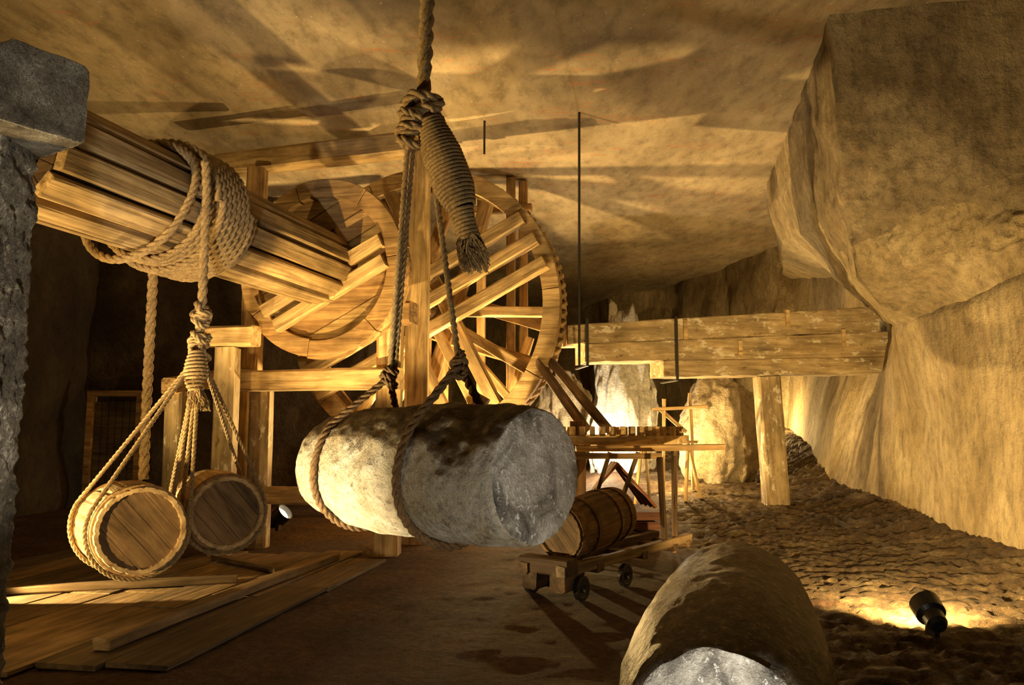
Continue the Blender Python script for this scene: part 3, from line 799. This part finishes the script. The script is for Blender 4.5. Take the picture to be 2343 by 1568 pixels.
barrel('barrel',(.39,6.82,.52),(.97,7.52,.62),.23,'oak barrel with pale hoops lying on the low cart',WOODB,1.1,WOODB,(.05,.1,.3,.7,.9,.95))
# ------------------------------------------------------------------ floor planking
PF=thing('plank_platform',(-3.2,7,0),'weathered boardwalk of wide planks laid over the dirt floor','boardwalk')
dirv=V((.17,1,0)).normalized();perp=V((dirv.y,-dirv.x,0))
base=V((-1.97,4.7,.03))
for k in range(9):
    off=-.42*k-.21
    a=base+perp*off+dirv*(random.uniform(-.25,.1) if k else 0);b=base+perp*off+dirv*(4.2+random.uniform(-.4,.2)-(0 if k<3 else .3))
    cut=random.uniform(1.2,2.6)
    m=a+dirv*cut;z=.018+random.uniform(0,.012)
    beam('plank',(a.x,a.y,z),(m.x,m.y,z),.40,.03,WOODF,PF,wob=.006)
    m=m+dirv*.015;z=.018+random.uniform(0,.012)
    beam('plank',(m.x,m.y,z),(b.x,b.y,z),.40,.03,WOODF,PF,wob=.006)
for p0,p1,w,h in (((-2.52,5.0,.085),(-1.85,8.4,.085),.12,.07),((-5.6,6.3,.075),(-2.45,7.2,.075),.14,.05),((-3.1,8.4,.075),(-2.2,7.6,.075),.09,.05)):
    o=beam('loose_timber',p0,p1,w,h,WOODF);lab(o,'squared timber lying across the floor planks','timber')
# ------------------------------------------------------------------ lamp fixtures
def lamp(loc,aim,s,label):
    loc=V(loc);T=thing('floor_spotlight',(loc.x,loc.y,loc.z-.14*s),label,'spotlight')
    d=(V(aim)-loc).normalized();M=frame_x(loc-d*.1,loc+d*.1)
    v,f=revolve([(-.13*s,.0001),(-.13*s,.05*s),(-.1*s,.07*s),(-.02*s,.075*s),(.0,.1*s),(.12*s,.105*s),(.12*s,.095*s),(.04*s,.09*s),(.035*s,.0001)],32)
    mk('housing',v,f,BLACK,T,M)
    v,f=revolve([(.06*s,.0001),(.06*s,.092*s)],28);mk('lens',v,f,LENS,T,M)
    beam('bracket',(loc.x,loc.y,loc.z-.14*s),(loc.x,loc.y,loc.z-.04*s),.04*s,.12*s,BLACK,T)
lamp((2.80,5.42,.17),(3.0,7.6,1.3),.95,'black floor spotlight aimed at the rock wall')
lamp((-3.12,10.7,.22),(-2.2,10.4,1.0),1.15,'small black floor spotlight glowing beside the timber scaffold')
# ------------------------------------------------------------------ lights
WARM=(1,.65,.235)
def pl(loc,e,col=WARM,r=.05):
    l=bpy.data.lights.new('lamp_light','POINT');l.energy=e;l.color=col;l.shadow_soft_size=r
    o=bpy.data.objects.new('lamp_light',l);COL.objects.link(o);o.location=loc;return o
def sp(loc,aim,e,ang=90,col=WARM,r=.05,blend=.5):
    l=bpy.data.lights.new('spot_light','SPOT');l.energy=e;l.color=col;l.shadow_soft_size=r;l.spot_size=math.radians(ang);l.spot_blend=blend
    o=bpy.data.objects.new('spot_light',l);COL.objects.link(o);o.location=loc
    o.rotation_euler=(V(aim)-V(loc)).to_track_quat('-Z','Y').to_euler();return o
sp((-4.6,4.6,.25),(-1.9,5.6,1.2),1100,44,(1,.74,.36),blend=.3)          # barrels
sp((-1.60,2.85,.20),(-.95,4.0,1.10),430,58,(1,.80,.46),r=.04,blend=1)    # hanging salt log
sp((-1.0,12.55,.3),(.3,10.9,5.0),1900,150,r=.04,blend=.2)                # gear shadows on the roof
sp((-.5,10.5,.5),(-1.1,11.4,3.3),700,90,r=.04,blend=.5)                  # wheel front
sp((-.5,7.4,.5),(-1.2,9.9,3.9),430,44,r=.04,blend=.6)                    # extra spot added to brighten the tall post, no fixture of its own
sp((-1.2,6.6,.45),(-2.2,8.5,3.1),720,56,r=.04,blend=.5)                  # disc and scaffold
sp((-3.9,8.0,.3),(-3.0,6.9,3.4),380,90,r=.04,blend=.6)                   # drum underside
sp((-3.0,10.6,.4),(-1.5,10.6,2.6),200,90,r=.04)
sp((2.84,5.62,.26),(4.1,8.6,.35),1350,124,r=.04,blend=.9)                # right wall
sp((2.84,5.64,.34),(4.6,8.2,4.3),300,80,r=.04,blend=1)
pl((2.7,13.4,1.0),180,r=.05)
pl((1.55,14.7,1.0),260,(1,.8,.5))
pl((5.6,17.8,1.5),340)
sp((.42,1.35,.12),(.35,3.2,1.0),82,100,(1,.90,.74),.06)
sp((-1.4,1.0,.3),(-2.5,3.5,2.3),620,50,(1,.88,.70),.08)
sp((-3.6,2.6,.3),(-1.8,7.0,5.8),950,120,blend=1)
sp((-5.5,11.5,.3),(-7.0,14.2,1.0),16,60)  # weak light added so the door shows, no lamp stands there
sp((-4.75,6.30,.30),(-3.35,6.70,0),1100,27,r=.02,blend=.3)
sp((-.8,.8,1.0),(-2.3,5.6,.8),45,26,(1,.8,.5),.1,1)  # soft fill added near the camera to lift the barrel heads
w=bpy.data.worlds.new('World');bpy.context.scene.world=w;w.use_nodes=True
bg=w.node_tree.nodes['Background'];bg.inputs[0].default_value=(1,.56,.22,1);bg.inputs[1].default_value=.012
# ------------------------------------------------------------------ camera
cam=bpy.data.cameras.new('Camera');co=bpy.data.objects.new('Camera',cam);COL.objects.link(co)
cam.sensor_width=36;cam.lens=36*1800/2343;cam.clip_end=200;cam.clip_start=.05
co.location=(0,0,1.4);co.rotation_euler=(math.radians(90)+math.atan(.11),0,0)
bpy.context.scene.camera=co
